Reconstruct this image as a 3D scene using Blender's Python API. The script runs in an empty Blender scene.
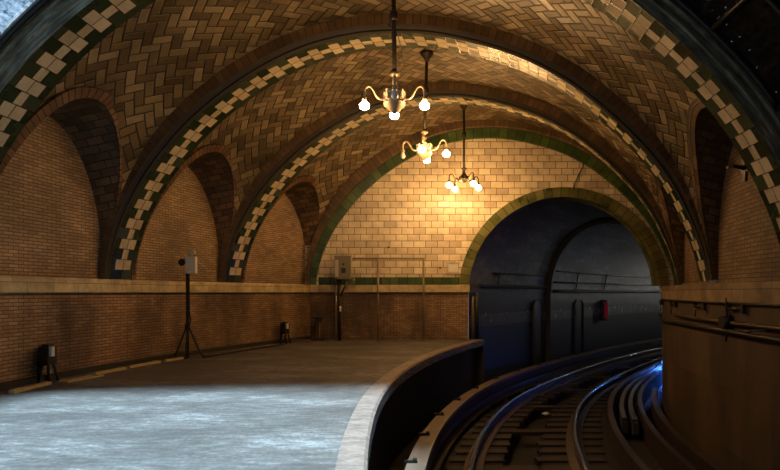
import bpy, math, random
from mathutils import Vector, Matrix
random.seed(7)
SC = bpy.context.scene
COL = SC.collection
EYE = 1.65          # working units: eye height above the platform; everything is scaled to metres at the end
SCALE = 0.68

# ---------------------------------------------------------------- track centre line: x = cx(Y)
_T = []
def _centre():
    th0, k1, k2, sD = 0.2525, 0.0382, 0.012, 8.45
    ds = 0.05
    pts = []
    def head(s):
        if s <= sD: return th0 + k1*s
        return th0 + k1*sD + k2*min(s-sD, 30)
    x, y, s = 0.1166, 12.196, 0.0
    while y < 75:
        pts.append((y, x)); h = head(s+ds/2); x += math.sin(h)*ds; y += math.cos(h)*ds; s += ds
    x, y, s = 0.1166, 12.196, 0.0
    back = []
    while y > -8:
        h = head(s-ds/2); x -= math.sin(h)*ds; y -= math.cos(h)*ds; s -= ds
        back.append((y, x))
    return back[::-1] + pts
_T = _centre()
def cx(Y):
    lo, hi = 0, len(_T)-1
    if Y <= _T[0][0]: return _T[0][1]
    if Y >= _T[-1][0]: return _T[-1][1]
    while hi-lo > 1:
        m = (lo+hi)//2
        if _T[m][0] <= Y: lo = m
        else: hi = m
    a, b = _T[lo], _T[hi]
    return a[1] + (b[1]-a[1])*(Y-a[0])/(b[0]-a[0])
def head(Y):
    return math.atan((cx(Y+.1)-cx(Y-.1))/.2)
def P(Y, l, z):                     # along the line, sideways of it, height above the eye line
    return Vector((cx(Y)+l, Y, z+EYE))
def frange(a, b, n):
    return [a+(b-a)*i/n for i in range(n+1)]
def lerp(a, b, t): return a+(b-a)*t

# ---------------------------------------------------------------- mesh builder
class MB:
    def __init__(s): s.v=[]; s.f=[]; s.uv=[]; s.mi=[]; s.sm=[]
    def vert(s, p): s.v.append(tuple(p)); return len(s.v)-1
    def face(s, idx, uv=None, m=0, smooth=False):
        s.f.append(tuple(idx)); s.uv.append(uv or [(0,0)]*len(idx)); s.mi.append(m); s.sm.append(smooth)
    def grid(s, rows, uvs=None, m=0, smooth=True, flip=False, mats=None):
        """rows: list of lists of points"""
        ids = [[s.vert(p) for p in r] for r in rows]
        for i in range(len(rows)-1):
            for j in range(len(rows[0])-1):
                q = [(i,j),(i+1,j),(i+1,j+1),(i,j+1)]
                if flip: q = q[::-1]
                s.face([ids[a][b] for a,b in q], [uvs[a][b] for a,b in q] if uvs else None,
                       mats[j] if mats else m, smooth)
        return ids
    def box(s, c, size, m=0, rot=None):
        c = Vector(c); h = Vector(size)/2
        vs = []
        for dx in (-1,1):
            for dy in (-1,1):
                for dz in (-1,1):
                    p = Vector((dx*h.x, dy*h.y, dz*h.z))
                    if rot: p = rot @ p
                    vs.append(s.vert(c+p))
        for q in ((0,1,3,2),(4,6,7,5),(0,4,5,1),(2,3,7,6),(0,2,6,4),(1,5,7,3)):
            a = [vs[i] for i in q]
            s.face(a, [(s.v[i][0]+s.v[i][1], s.v[i][2]) for i in a], m)
    def tube(s, pts, r, n=8, m=0, cap=True, smooth=True):
        pts = [Vector(p) for p in pts]
        rr = r if isinstance(r,(list,tuple)) else [r]*len(pts)
        rows = []; up = None
        for i,p in enumerate(pts):
            t = (pts[min(i+1,len(pts)-1)]-pts[max(i-1,0)])
            t = t.normalized() if t.length>1e-9 else Vector((0,0,1))
            if up is None:
                up = Vector((0,0,1)) if abs(t.z)<.9 else Vector((1,0,0))
            a = (up - t*up.dot(t))
            if a.length<1e-6: a = t.orthogonal()
            a.normalize(); b = t.cross(a); up = a
            rows.append([p+(a*math.cos(2*math.pi*k/n)+b*math.sin(2*math.pi*k/n))*rr[i] for k in range(n)])
        ids = [[s.vert(q) for q in row] for row in rows]
        L = 0
        for i in range(len(pts)-1):
            L2 = L+(pts[i+1]-pts[i]).length
            for k in range(n):
                k2=(k+1)%n
                s.face((ids[i][k],ids[i][k2],ids[i+1][k2],ids[i+1][k]), [(L,k/n),(L,(k+1)/n),(L2,(k+1)/n),(L2,k/n)], m, smooth)
            L = L2
        if cap:
            s.face(ids[0][::-1], None, m); s.face(ids[-1], None, m)
    def lathe(s, prof, n=16, o=(0,0,0), m=0):
        o = Vector(o)
        ids = [[s.vert(o+Vector((r*math.cos(2*math.pi*k/n), r*math.sin(2*math.pi*k/n), z))) for k in range(n)] for r,z in prof]
        for i in range(len(prof)-1):
            for k in range(n):
                k2=(k+1)%n
                s.face((ids[i][k],ids[i][k2],ids[i+1][k2],ids[i+1][k]), None, m, True)
        s.face(ids[0][::-1], None, m); s.face(ids[-1], None, m)
    def sweep(s, Ys, sec, m=0, closed=True, mats=None, smooth=False):
        """sec: list of (l,z) or function Y->list; swept along the line"""
        rows=[]; L=0; uvr=[]; last=None
        for Y in Ys:
            q = sec(Y) if callable(sec) else sec
            if closed: q = list(q)+[q[0]]
            row=[P(Y,l,z) for l,z in q]
            if last: L += (row[0]-last[0]).length
            c=0; uu=[]
            for i,p in enumerate(row):
                if i: c += (p-row[i-1]).length
                uu.append((L,c))
            rows.append(row); uvr.append(uu); last=row
        s.grid(rows, uvr, m, smooth, mats=mats)
        if closed:
            for row,fl in ((rows[0],False),(rows[-1],True)):
                ids=[s.vert(p) for p in row[:-1]]
                s.face(ids if fl else ids[::-1], None, m)
    def build(s, name, mats, parent=None, loc=None):
        me = bpy.data.meshes.new(name)
        o = Vector(loc) if loc is not None else Vector((0,0,0))
        me.from_pydata([tuple(Vector(v)-o) for v in s.v], [], s.f)
        uvl = me.uv_layers.new(name='UVMap')
        k=0
        for fi,p in enumerate(me.polygons):
            p.material_index = s.mi[fi]; p.use_smooth = s.sm[fi]
            for j in range(len(s.f[fi])):
                uvl.data[k].uv = s.uv[fi][j]; k+=1
        if not isinstance(mats,(list,tuple)): mats=[mats]
        for mt in mats: me.materials.append(mt)
        me.update()
        ob = bpy.data.objects.new(name, me); COL.objects.link(ob)
        ob.location = o
        if parent is not None: ob.parent = parent
        return ob
def tag(o, label=None, cat=None, group=None, kind=None):
    if label: o['label']=label
    if cat: o['category']=cat
    if group: o['group']=group
    if kind: o['kind']=kind
    return o
def thing(name, loc, label, cat, group=None, rz=0):
    o = bpy.data.objects.new(name, None); COL.objects.link(o)
    o.location = loc; o.rotation_euler=(0,0,rz); o.empty_display_size=.1
    return tag(o,label,cat,group)
def struct(o, label, cat): return tag(o,label,cat,None,'structure')
def copy_tree(o, parent=None):
    c = o.copy(); COL.objects.link(c)
    if parent is not None: c.parent = parent
    for ch in [x for x in bpy.data.objects if x.parent == o]: copy_tree(ch, c)
    return c

# ---------------------------------------------------------------- node helpers
class X:
    def __init__(s, nt, sock): s.nt=nt; s.k=sock
    def _m(s, op, b=None, c=None):
        n = s.nt.nodes.new('ShaderNodeMath'); n.operation=op
        for i,q in enumerate((s,b,c)):
            if q is None: continue
            if isinstance(q,X): s.nt.links.new(q.k, n.inputs[i])
            else: n.inputs[i].default_value=q
        return X(s.nt, n.outputs[0])
    def __add__(s,b): return s._m('ADD',b)
    def __sub__(s,b): return s._m('SUBTRACT',b)
    def __mul__(s,b): return s._m('MULTIPLY',b)
    def __truediv__(s,b): return s._m('DIVIDE',b)
    def floor(s): return s._m('FLOOR')
    def fract(s): return s._m('FRACT')
    def abs(s): return s._m('ABSOLUTE')
    def lt(s,b): return s._m('LESS_THAN',b)
    def gt(s,b): return s._m('GREATER_THAN',b)
    def min(s,b): return s._m('MINIMUM',b)
    def max(s,b): return s._m('MAXIMUM',b)
    def mod(s,n): return s - ((s/n).floor())*n
    def inv(s): return s*-1.0+1.0
    def sel(s,a,b): return s*(a-b)+b if not (isinstance(b,X) and not isinstance(a,X)) else s*(b*-1.0+a)+b
    def pow(s,b): return s._m('POWER',b)
    def smooth(s,a,b):
        n=s.nt.nodes.new('ShaderNodeMapRange'); n.interpolation_type='SMOOTHSTEP'
        s.nt.links.new(s.k,n.inputs[0]); n.inputs[1].default_value=a; n.inputs[2].default_value=b
        return X(s.nt,n.outputs[0])
class Mat:
    def __init__(s, name, rough=.6, metal=0.0, color=None, spec=.5):
        s.m = bpy.data.materials.new(name); s.m.use_nodes=True
        s.nt = s.m.node_tree; s.b = s.nt.nodes['Principled BSDF']; s.out=s.nt.nodes['Material Output']
        s.b.inputs['Roughness'].default_value=rough; s.b.inputs['Metallic'].default_value=metal
        s.b.inputs['Specular IOR Level'].default_value=spec
        if color: s.b.inputs['Base Color'].default_value=(*color,1)
    def uv(s):
        n=s.nt.nodes.new('ShaderNodeUVMap'); sp=s.nt.nodes.new('ShaderNodeSeparateXYZ')
        s.nt.links.new(n.outputs[0],sp.inputs[0]); return X(s.nt,sp.outputs[0]),X(s.nt,sp.outputs[1])
    def obj(s):
        n=s.nt.nodes.new('ShaderNodeTexCoord'); sp=s.nt.nodes.new('ShaderNodeSeparateXYZ')
        s.nt.links.new(n.outputs['Object'],sp.inputs[0]); return [X(s.nt,sp.outputs[i]) for i in range(3)]
    def vec(s,*c):
        n=s.nt.nodes.new('ShaderNodeCombineXYZ')
        for i,q in enumerate(c):
            if isinstance(q,X): s.nt.links.new(q.k,n.inputs[i])
            else: n.inputs[i].default_value=q
        return n.outputs[0]
    def noise(s, vec, scale=1, detail=3, rough=.55):
        n=s.nt.nodes.new('ShaderNodeTexNoise'); s.nt.links.new(vec,n.inputs['Vector'])
        n.inputs['Scale'].default_value=scale; n.inputs['Detail'].default_value=detail; n.inputs['Roughness'].default_value=rough
        return X(s.nt,n.outputs[0])
    def white(s, vec):
        n=s.nt.nodes.new('ShaderNodeTexWhiteNoise'); n.noise_dimensions='3D'; s.nt.links.new(vec,n.inputs['Vector'])
        return X(s.nt,n.outputs[0])
    def ramp(s, x, stops):
        n=s.nt.nodes.new('ShaderNodeValToRGB'); cr=n.color_ramp
        while len(cr.elements)<len(stops): cr.elements.new(.5)
        for e,(p,c) in zip(cr.elements,stops): e.position=p; e.color=(*c,1)
        s.nt.links.new(x.k,n.inputs[0]); return n.outputs[0]
    def mix(s, f, a, b):
        n=s.nt.nodes.new('ShaderNodeMix'); n.data_type='RGBA'
        for k,q in ((0,f),(6,a),(7,b)):
            if isinstance(q,X): s.nt.links.new(q.k,n.inputs[k])
            elif isinstance(q,(tuple,list)): n.inputs[k].default_value=(*q,1)
            elif isinstance(q,(int,float)): n.inputs[k].default_value=q
            else: s.nt.links.new(q,n.inputs[k])
        return n.outputs[2]
    def mul(s, a, x):
        n=s.nt.nodes.new('ShaderNodeMix'); n.data_type='RGBA'; n.blend_type='MULTIPLY'; n.inputs[0].default_value=1
        s.nt.links.new(a,n.inputs[6]); s.nt.links.new(x.k,n.inputs[7]); return n.outputs[2]
    def col(s,c): s.nt.links.new(c, s.b.inputs['Base Color'])
    def rough(s,x): s.nt.links.new(x.k, s.b.inputs['Roughness'])
    def bump(s, h, strength=.4, dist=.02):
        n=s.nt.nodes.new('ShaderNodeBump'); n.inputs['Strength'].default_value=strength; n.inputs['Distance'].default_value=dist
        s.nt.links.new(h.k,n.inputs['Height']); s.nt.links.new(n.outputs[0],s.b.inputs['Normal'])

def plain(name, c, rough=.6, metal=0.0, var=.35, scale=6):
    M=Mat(name,rough,metal)
    o=M.obj(); f=M.noise(M.vec(*o),scale,4)
    M.col(M.mix(f,tuple(x*(1-var) for x in c),tuple(min(1,x*(1+var)) for x in c)))
    return M.m
def brickmat(name, w, h, cols, mortar, rough=.45, gap=.006, grime=None, bump=.35, offs=.5, stain=(.55,1.1), nsc=.6, rvar=.1, vstreak=False):
    M=Mat(name,rough); u,v=M.uv()
    row=(v/h).floor(); uu=u/w + row.mod(2)*offs; i=uu.floor(); fx=uu.fract()*w; fy=(v/h).fract()*h
    e=(fx.min(fx*-1.0+w)).min(fy.min(fy*-1.0+h))
    mask=e.lt(gap); rnd=M.white(M.vec(i,row,1.3))
    c=M.ramp(rnd,cols)
    c=M.mix(mask,c,mortar)
    n1=M.noise(M.vec(u,v*(.35 if vstreak else 1.0),0.0),nsc,5,.62)
    n2=M.noise(M.vec(u,v,3.0),3.1,3)
    s=(n1.smooth(.3,.68))*(stain[1]-stain[0])+stain[0]
    s=s*(n2*.5+.75)
    M.col(M.mul(c,s))
    M.rough((rnd-.5)*rvar+rough + n1*.15)
    M.bump((e.smooth(0,gap*2.2))+rnd*.35,bump,.02)
    return M.m
def herring(name):
    M=Mat(name,.4); u,v=M.uv(); w=.185; n=2
    a=(u+v)*(.70711/w); b=(v-u)*(.70711/w)
    i=a.floor(); j=b.floor(); fx=a-i; fy=b-j
    m=(i-j).mod(2*n); h=m.lt(n-.5)
    k=m*-1.0+(2*n-1.0)
    lx=h.sel(m+fx,k+fy); ly=h.sel(fy,fx)
    ix=h.sel(i-m,i); iy=h.sel(j,j-k)
    e=(lx.min(lx*-1.0+n)).min(ly.min(ly*-1.0+1.0))
    mask=e.lt(.06)
    r=M.white(M.vec(ix,iy,h*7.0+.5)); r2=M.white(M.vec(iy,ix,h*3.0+9.5))
    c=M.ramp(r,[(0,(.10,.065,.029)),(.3,(.165,.113,.053)),(.65,(.235,.168,.082)),(1,(.37,.275,.15))])
    n1=M.noise(M.vec(u,v,0.0),.45,5,.65); n2=M.noise(M.vec(u*1.0,v,4.0),5,3)
    c=M.mix(mask,c,(.02,.012,.006))
    M.col(M.mul(c,((n1.smooth(.3,.7))*.7+.5)*(n2*.5+.75)))
    M.rough(r2*.25+.28)
    M.bump((e.smooth(.02,.14))+r2*.5+n2*.12,.6,.025)
    return M.m
def soffit_checker(name, w):
    M=Mat(name,.3); u,v=M.uv(); q=.237
    row=(u/q).floor(); odd=row.mod(2); fu=(u/q).fract()*q
    a=(v-w/2).abs()
    lim=odd.sel(.232,.088)
    cream=a.lt(lim)*row.gt(.5)
    # tile joints
    eu=fu.min(fu*-1.0+q)
    ev_odd=(a.min((a-.232).abs())).min((a*-1.0+(w/2)))
    ev_even=((a-.088).abs()).min(a*-1.0+(w/2))
    e=eu.min(odd.sel(ev_odd,ev_even))
    mask=e.lt(.008)
    side=(v-w/2).gt(0)
    r=M.white(M.vec(row,side+cream*3.0,2.2))
    n=M.noise(M.vec(u,v,1.0),2.2,4,.6); n2=M.noise(M.vec(u,v,7.0),11,3)
    cc=M.ramp(r,[(0,(.50,.39,.235)),(1,(.66,.54,.35))])
    gg=M.ramp(r,[(0,(.012,.024,.010)),(.6,(.022,.042,.018)),(1,(.04,.055,.026))])
    c=M.mix(cream,gg,cc); c=M.mix(mask,c,(.02,.016,.01))
    M.col(M.mul(c,(n*.7+.6)*(n2*.4+.8)))
    M.rough(r*.12+.16+n*.1)
    M.bump(e.smooth(0,.02)+r*.5+n2*.1,.14,.02)
    return M.m

M_VAULT=herring('herringbone_tile')
M_WALLUP=brickmat('cream_roman_brick',.22,.064,[(0,(.35,.215,.11)),(.5,(.44,.28,.148)),(1,(.53,.355,.20))],(.12,.07,.033),.5,.007,stain=(.6,1.08),nsc=.5)
M_WALLLO=brickmat('brown_roman_brick',.22,.066,[(0,(.24,.135,.066)),(.5,(.315,.182,.09)),(1,(.39,.235,.125))],(.085,.05,.025),.55,.007,stain=(.28,1.2),nsc=.75,vstreak=True)
M_WALLRT=brickmat('dark_roman_brick',.26,.08,[(0,(.14,.085,.04)),(.5,(.20,.125,.06)),(1,(.26,.165,.085))],(.07,.042,.02),.6,.008,stain=(.5,1.1),nsc=.55,vstreak=True)
M_WALLPL=brickmat('sooty_painted_concrete',1.6,1.1,[(0,(.062,.036,.013)),(1,(.095,.056,.022))],(.055,.034,.017),.7,.004,stain=(.45,1.15),nsc=.8,vstreak=True)
M_TILE=brickmat('cream_glazed_tile',.415,.232,[(0,(.64,.50,.33)),(.25,(.76,.61,.41)),(1,(.86,.72,.50))],(.14,.085,.04),.22,.009,stain=(.82,1.08),nsc=.9,rvar=.12)
M_GREEN=brickmat('green_glazed_tile',.30,.8,[(0,(.036,.075,.018)),(.6,(.065,.115,.028)),(1,(.11,.16,.04))],(.012,.014,.006),.28,.010,stain=(.6,1.1),nsc=1.5)
M_OLIVE=brickmat('olive_glazed_tile',.30,.8,[(0,(.11,.12,.035)),(.5,(.19,.18,.055)),(1,(.27,.24,.09))],(.02,.02,.008),.25,.010,stain=(.6,1.1),nsc=1.5)
M_VOUS=brickmat('red_brick_voussoirs',.135,1.0,[(0,(.11,.052,.023)),(.5,(.17,.083,.036)),(1,(.24,.125,.056))],(.03,.016,.01),.55,.012,stain=(.6,1.1),nsc=1.2)
M_MOULD=brickmat('brown_moulded_brick',.16,1.0,[(0,(.11,.065,.03)),(.5,(.15,.088,.04)),(1,(.20,.118,.054))],(.03,.018,.01),.5,.006,stain=(.6,1.1),nsc=1.0)
M_DARKM=plain('dark_moulding',(.035,.024,.012),.65,var=.4)
def streak_mat():
    M=Mat('streaky_weathered_stone',.55); u,v=M.uv()
    n=M.noise(M.vec(u*.9,v*16.0,0.0),2.0,6,.7); n2=M.noise(M.vec(u,v*3.0,4.0),3.5,4)
    M.col(M.ramp(n*.65+n2*.35,[(.32,(.035,.026,.016)),(.45,(.16,.125,.075)),(.54,(.34,.28,.18)),(.66,(.66,.58,.42))])); M.bump(n,.5,.03); return M.m
M_STREAK=streak_mat()
M_REVEAL=brickmat('dark_reveal_tile',.34,.17,[(0,(.08,.046,.022)),(.5,(.14,.082,.038)),(1,(.21,.125,.058))],(.022,.013,.008),.5,.010,stain=(.5,1.1),nsc=1.0)
M_LEDGE=brickmat('cream_stone_ledge',.62,.5,[(0,(.50,.38,.19)),(.5,(.60,.46,.24)),(1,(.68,.54,.30))],(.25,.17,.08),.45,.006,stain=(.62,1.1),nsc=2.2)
M_BAND=brickmat('brown_stone_band',1.7,.9,[(0,(.20,.13,.06)),(1,(.34,.23,.11))],(.07,.045,.02),.6,.006,stain=(.5,1.1),nsc=1.4)
RIBW=.72
M_CHECK=soffit_checker('checkered_soffit_tile',RIBW)

def floor_mat():
    M=Mat('worn_concrete_floor',.5); o=M.obj(); x,y,z=[q*(1/SCALE) for q in o]
    n1=M.noise(M.vec(x*.55,y*1.1,0.0),1.0,6,.62); n2=M.noise(M.vec(x*.8,y*2.0,3.0),5,5,.6); n3=M.noise(M.vec(x,y,9.0),22,3)
    f=n1*.45+n2*.35+n3*.20
    M.col(M.ramp(f,[(.30,(.042,.034,.026)),(.45,(.072,.062,.050)),(.53,(.112,.10,.083)),(.62,(.235,.22,.19))]))
    M.rough(f.inv()*.4+.42); M.bump(n2+n3*.6,.25,.02)
    return M.m
M_FLOOR=floor_mat()
def coping_mat():
    M=Mat('worn_pale_stone_coping',.5); u,v=M.uv()
    n1=M.noise(M.vec(u*2.2,v*.8,0.0),3.2,6,.65); n2=M.noise(M.vec(u*5.0,v*1.5,3.0),6,4)
    f=n1*.65+n2*.35
    c=M.ramp(f,[(.3,(.07,.055,.036)),(.45,(.15,.11,.08)),(.58,(.27,.19,.14)),(.72,(.37,.265,.20))])
    M.col(c); M.bump(f,.4,.02); return M.m
M_COPING=coping_mat()
M_DIRT=plain('black_track_dirt',(.013,.010,.007),.9,scale=3)
M_TIMBER=plain('dark_weathered_timber',(.045,.032,.023),.42,scale=4)
M_CONTACT=plain('worn_contact_rail_steel',(.13,.12,.115),.38,.4,scale=8)
M_TIE=plain('creosoted_tie_wood',(.026,.016,.009),.75,scale=5)
M_DARKC=plain('dark_concrete',(.035,.028,.020),.85,scale=2)
M_RUST=plain('rusty_rail_steel',(.065,.042,.026),.55,.1,scale=8)
M_STEEL=plain('polished_rail_head',(.62,.60,.57),.27,1.0,var=.2,scale=10)
M_BOARD=plain('weathered_guard_board',(.14,.095,.06),.55,scale=4)
M_PLANK=plain('raw_yellow_plank',(.52,.38,.15),.6,var=.25)
M_BLACK=plain('black_painted_metal',(.018,.014,.011),.45)
M_IRON=plain('dark_bronze_pipe',(.05,.033,.018),.45,.3)
M_BRASS=plain('old_brass',(.46,.34,.21),.42,.3,var=.25,scale=14)
M_PORC=plain('cream_enamel_metal',(.62,.55,.42),.4,var=.15)
M_GREYM=plain('grey_enamel_steel',(.24,.20,.125),.45,var=.15)
M_PALE=plain('galvanised_pipe',(.27,.21,.13),.45,.4,var=.25)
M_WHITE=plain('white_plastic',(.75,.70,.60),.4,var=.1)
M_CABLE=plain('black_cable_sheath',(.02,.015,.011),.5)
M_PAPER=plain('crumpled_paper',(.7,.68,.64),.7,var=.15)
def emit(name,c,s):
    M=Mat(name); M.b.inputs['Emission Color'].default_value=(*c,1); M.b.inputs['Emission Strength'].default_value=s
    M.b.inputs['Base Color'].default_value=(*[min(1,x) for x in c],1); return M.m
BULB=262
M_BULBS=[emit('lit_bulb_glass_%s'%n,(1.0,.57,.22),BULB*k) for n,k in (('dim',.86),('warm',1.15),('bright',.98))]
M_BULBOFF=plain('unlit_bulb_glass',(.75,.68,.55),.15,var=.1)
M_BLUE=emit('blue_tunnel_lamp_glass',(.04,.19,1.0),1000)
M_TLAMP=emit('pale_tunnel_lamp_glass',(.72,.84,1.0),190)
M_FAR=emit('bright_far_lamp_glass',(.95,.92,.85),3600)
M_RED=emit('red_signal_lens_glass',(.35,.006,.018),.16)
M_RED.node_tree.nodes['Principled BSDF'].inputs['Base Color'].default_value=(.05,.002,.003,1)
def tunnel_mat():
    M=Mat('sooty_tunnel_plaster',.6); u,v=M.uv()
    n1=M.noise(M.vec(u*.35,v*1.4,0.0),1.0,6,.65); n2=M.noise(M.vec(u,v,2.0),4,4)
    f=n1*.7+n2*.3
    M.col(M.ramp(f,[(.34,(.03,.028,.025)),(.5,(.11,.10,.092)),(.66,(.27,.255,.235))])); M.bump(f,.3,.03)
    M.rough(n1*.3+.35); return M.m
M_TUN=tunnel_mat()
def tunnel_wall_mat():
    M=Mat('tunnel_wall_painted_band',.5); u,v=M.uv()   # v = height above eye line
    n1=M.noise(M.vec(u*.8,v*1.2,0.0),1.2,5,.6); n2=M.noise(M.vec(u*3.2,v*.7,5.0),1.6,5,.75)
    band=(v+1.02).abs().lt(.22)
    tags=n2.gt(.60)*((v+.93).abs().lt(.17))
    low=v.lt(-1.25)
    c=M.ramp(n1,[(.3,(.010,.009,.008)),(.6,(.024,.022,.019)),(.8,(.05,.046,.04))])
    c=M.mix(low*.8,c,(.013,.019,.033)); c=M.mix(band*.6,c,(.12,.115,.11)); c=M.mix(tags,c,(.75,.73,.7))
    panel=(u/1.45).fract().lt(.035); c=M.mix(panel,c,(.015,.014,.012))
    M.col(c); return M.m
M_TUNW=tunnel_wall_mat()
def pane_mat(name, painted):
    M=Mat(name,.5); nt=M.nt; u,v=M.uv()
    n1=M.noise(M.vec(u*1.0,v*2.6,0.0),2.6,5,.62); n2=M.noise(M.vec(u,v*1.6,4.0),9,4,.75); n3=M.noise(M.vec(u,v,8.0),1.1,3)
    tr=nt.nodes.new('ShaderNodeBsdfTransparent'); tl=nt.nodes.new('ShaderNodeBsdfTranslucent'); mx=nt.nodes.new('ShaderNodeMixShader')
    gl=nt.nodes.new('ShaderNodeBsdfDiffuse')
    f=n1*.5+n2*.5
    if not painted:
        tr.inputs[0].default_value=(.92,.97,1,1)
        nt.links.new(M.ramp(f,[(.43,(.005,.008,.013)),(.49,(.07,.085,.10)),(.56,(.2,.215,.23)),(.63,(.42,.44,.46))]),tl.inputs[0])
        k=f.smooth(.36,.56)*.62+.06
        nt.links.new(k.k,mx.inputs[0]); nt.links.new(tl.outputs[0],mx.inputs[1]); nt.links.new(tr.outputs[0],mx.inputs[2])
    else:
        tr.inputs[0].default_value=(.85,.93,1,1)
        nt.links.new(M.ramp(f,[(.4,(.006,.006,.006)),(.6,(.022,.021,.019)),(.7,(.05,.048,.044))]),gl.inputs[0])
        k=(n2.gt(.665))*(n3.gt(.48))*.8
        nt.links.new(k.k,mx.inputs[0]); nt.links.new(gl.outputs[0],mx.inputs[1]); nt.links.new(tr.outputs[0],mx.inputs[2])
    nt.links.new(mx.outputs[0],M.out.inputs[0]); return M.m
M_PANE=pane_mat('daylit_vault_glass',False)
M_PAINT=pane_mat('blackened_vault_glass',True)

# ---------------------------------------------------------------- arch profile
PR=[(-6.20,.26),(-6.17,.6),(-6.08,1.0),(-5.90,1.55),(-5.6,2.17),(-5.2,2.78),(-4.75,3.34),(-4.3,3.80),(-3.8,4.22),(-3.3,4.58),(-2.7,4.94),
    (-2.05,5.24),(-1.4,5.44),(-.7,5.57),(0,5.61),(.6,5.595),(1.2,5.51),(1.85,5.36),(2.5,5.16),(3.1,4.90),(3.75,4.53),(4.35,4.08),
    (4.95,3.55),(5.52,2.95),(5.95,2.37),(6.27,1.80),(6.56,1.14),(6.72,.65),(6.80,.26)]
def catmull(pts, n=14):
    out=[]
    for i in range(len(pts)-1):
        p0=pts[max(i-1,0)];p1=pts[i];p2=pts[i+1];p3=pts[min(i+2,len(pts)-1)]
        for k in range(n):
            t=k/n
            out.append(tuple(.5*((2*b)+(c-a)*t+(2*a-5*b+4*c-d)*t*t+(-a+3*b-3*c+d)*t**3) for a,b,c,d in zip(p0,p1,p2,p3)))
    out.append(pts[-1]); return out
_pp=catmull(PR)
_al=[0]
for a,b in zip(_pp,_pp[1:]): _al.append(_al[-1]+math.hypot(b[0]-a[0],b[1]-a[1]))
ARC=_al[-1]
def prof(d):
    d=max(0,min(ARC,d)); lo,hi=0,len(_al)-1
    while hi-lo>1:
        m=(lo+hi)//2
        if _al[m]<=d: lo=m
        else: hi=m
    t=(d-_al[lo])/(_al[hi]-_al[lo]); return lerp(_pp[lo][0],_pp[hi][0],t),lerp(_pp[lo][1],_pp[hi][1],t)
def offp(d, o):                   # point of the profile pushed outwards by o
    a=prof(d-.08); b=prof(d+.08); tx,tz=b[0]-a[0],b[1]-a[1]; L=math.hypot(tx,tz)
    p=prof(d); return p[0]-tz/L*o, p[1]+tx/L*o
_VE=[(.26,.03),(1.2,.12),(2.2,.24),(3.2,.37),(4.4,.40),(5.61,.38)]
_VM=[(.26,.03),(1.2,.12),(2.2,.27),(3.2,.58),(4.4,.52),(5.61,.40)]
def tab(T,z):
    if z<=T[0][0]: return T[0][1]
    for a,c in zip(T,T[1:]):
        if z<=c[0]: return lerp(a[1],c[1],(z-a[0])/(c[0]-a[0]))
    return T[-1][1]
_VR=[(.26,.15),(1.2,.42),(2.2,.58),(3.2,.66),(4.4,.54),(5.61,.40)]
def voff(d,g=0.0):                # g: 0 beside an arch, 1 in the middle of a bay (the vault swells there)
    z=prof(d)[1]; return lerp(tab(_VE,z),tab(_VM if prof(d)[0]<0 else _VR,z),g)
def vaultp(d,g=0.0): return offp(d, voff(d,g))
NP=96
DS=frange(0,ARC,NP)
RIBS=[.75,8.22,12.20,16.14]       # near edges
YEND=19.74

# ---------------------------------------------------------------- arches (ribs)
def rib(Yr, idx, label, near=False):
    b=MB(); rows=[];uvs=[]
    for d in frange(0,ARC,150):
        o=voff(d)
        k0=min(1,o/.3); secs=[(-.10,o+.12),(-.10,.15*k0+.01),(-.06,.13*k0),(-.02,.085*k0),(-.035,.04*k0),(0,0),(RIBW,0),(RIBW,o+.12)]
        if near: secs=[(-.10,.50),(-.10,.27),(-.05,.25),(-.05,.15),(-.02,.13),(0,0),(RIBW,0),(RIBW,o+.12)]
        row=[];uu=[];c=0;lastp=None
        for k,(dy,of) in enumerate(secs):
            l,z=offp(d,of); p=P(Yr+.0,l,z); p.y=Yr+dy; p.x=cx(Yr+dy)+l
            row.append(p)
            uu.append((d, dy if k in(5,6) else of))
        rows.append(row);uvs.append(uu)
    b.grid(rows,uvs,0,True,mats=[0,1,1,1,1,2,1])
    # flat shading for crisp edges between strips
    b.sm=[False]*len(b.sm)
    o=b.build('trim_%d'%idx,[M_STREAK,M_STREAK,M_CHECK] if near else [M_MOULD,M_DARKM,M_CHECK])
    return struct(o,label,'arch')
rib(RIBS[1],1,'nearest big vault arch, its green and cream checkered underside cut by the top of the photo',True)
rib(RIBS[2],2,'second checkered vault arch, behind the nearest chandelier')
rib(RIBS[3],3,'third checkered vault arch, the one next before the cream tiled end wall')

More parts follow.
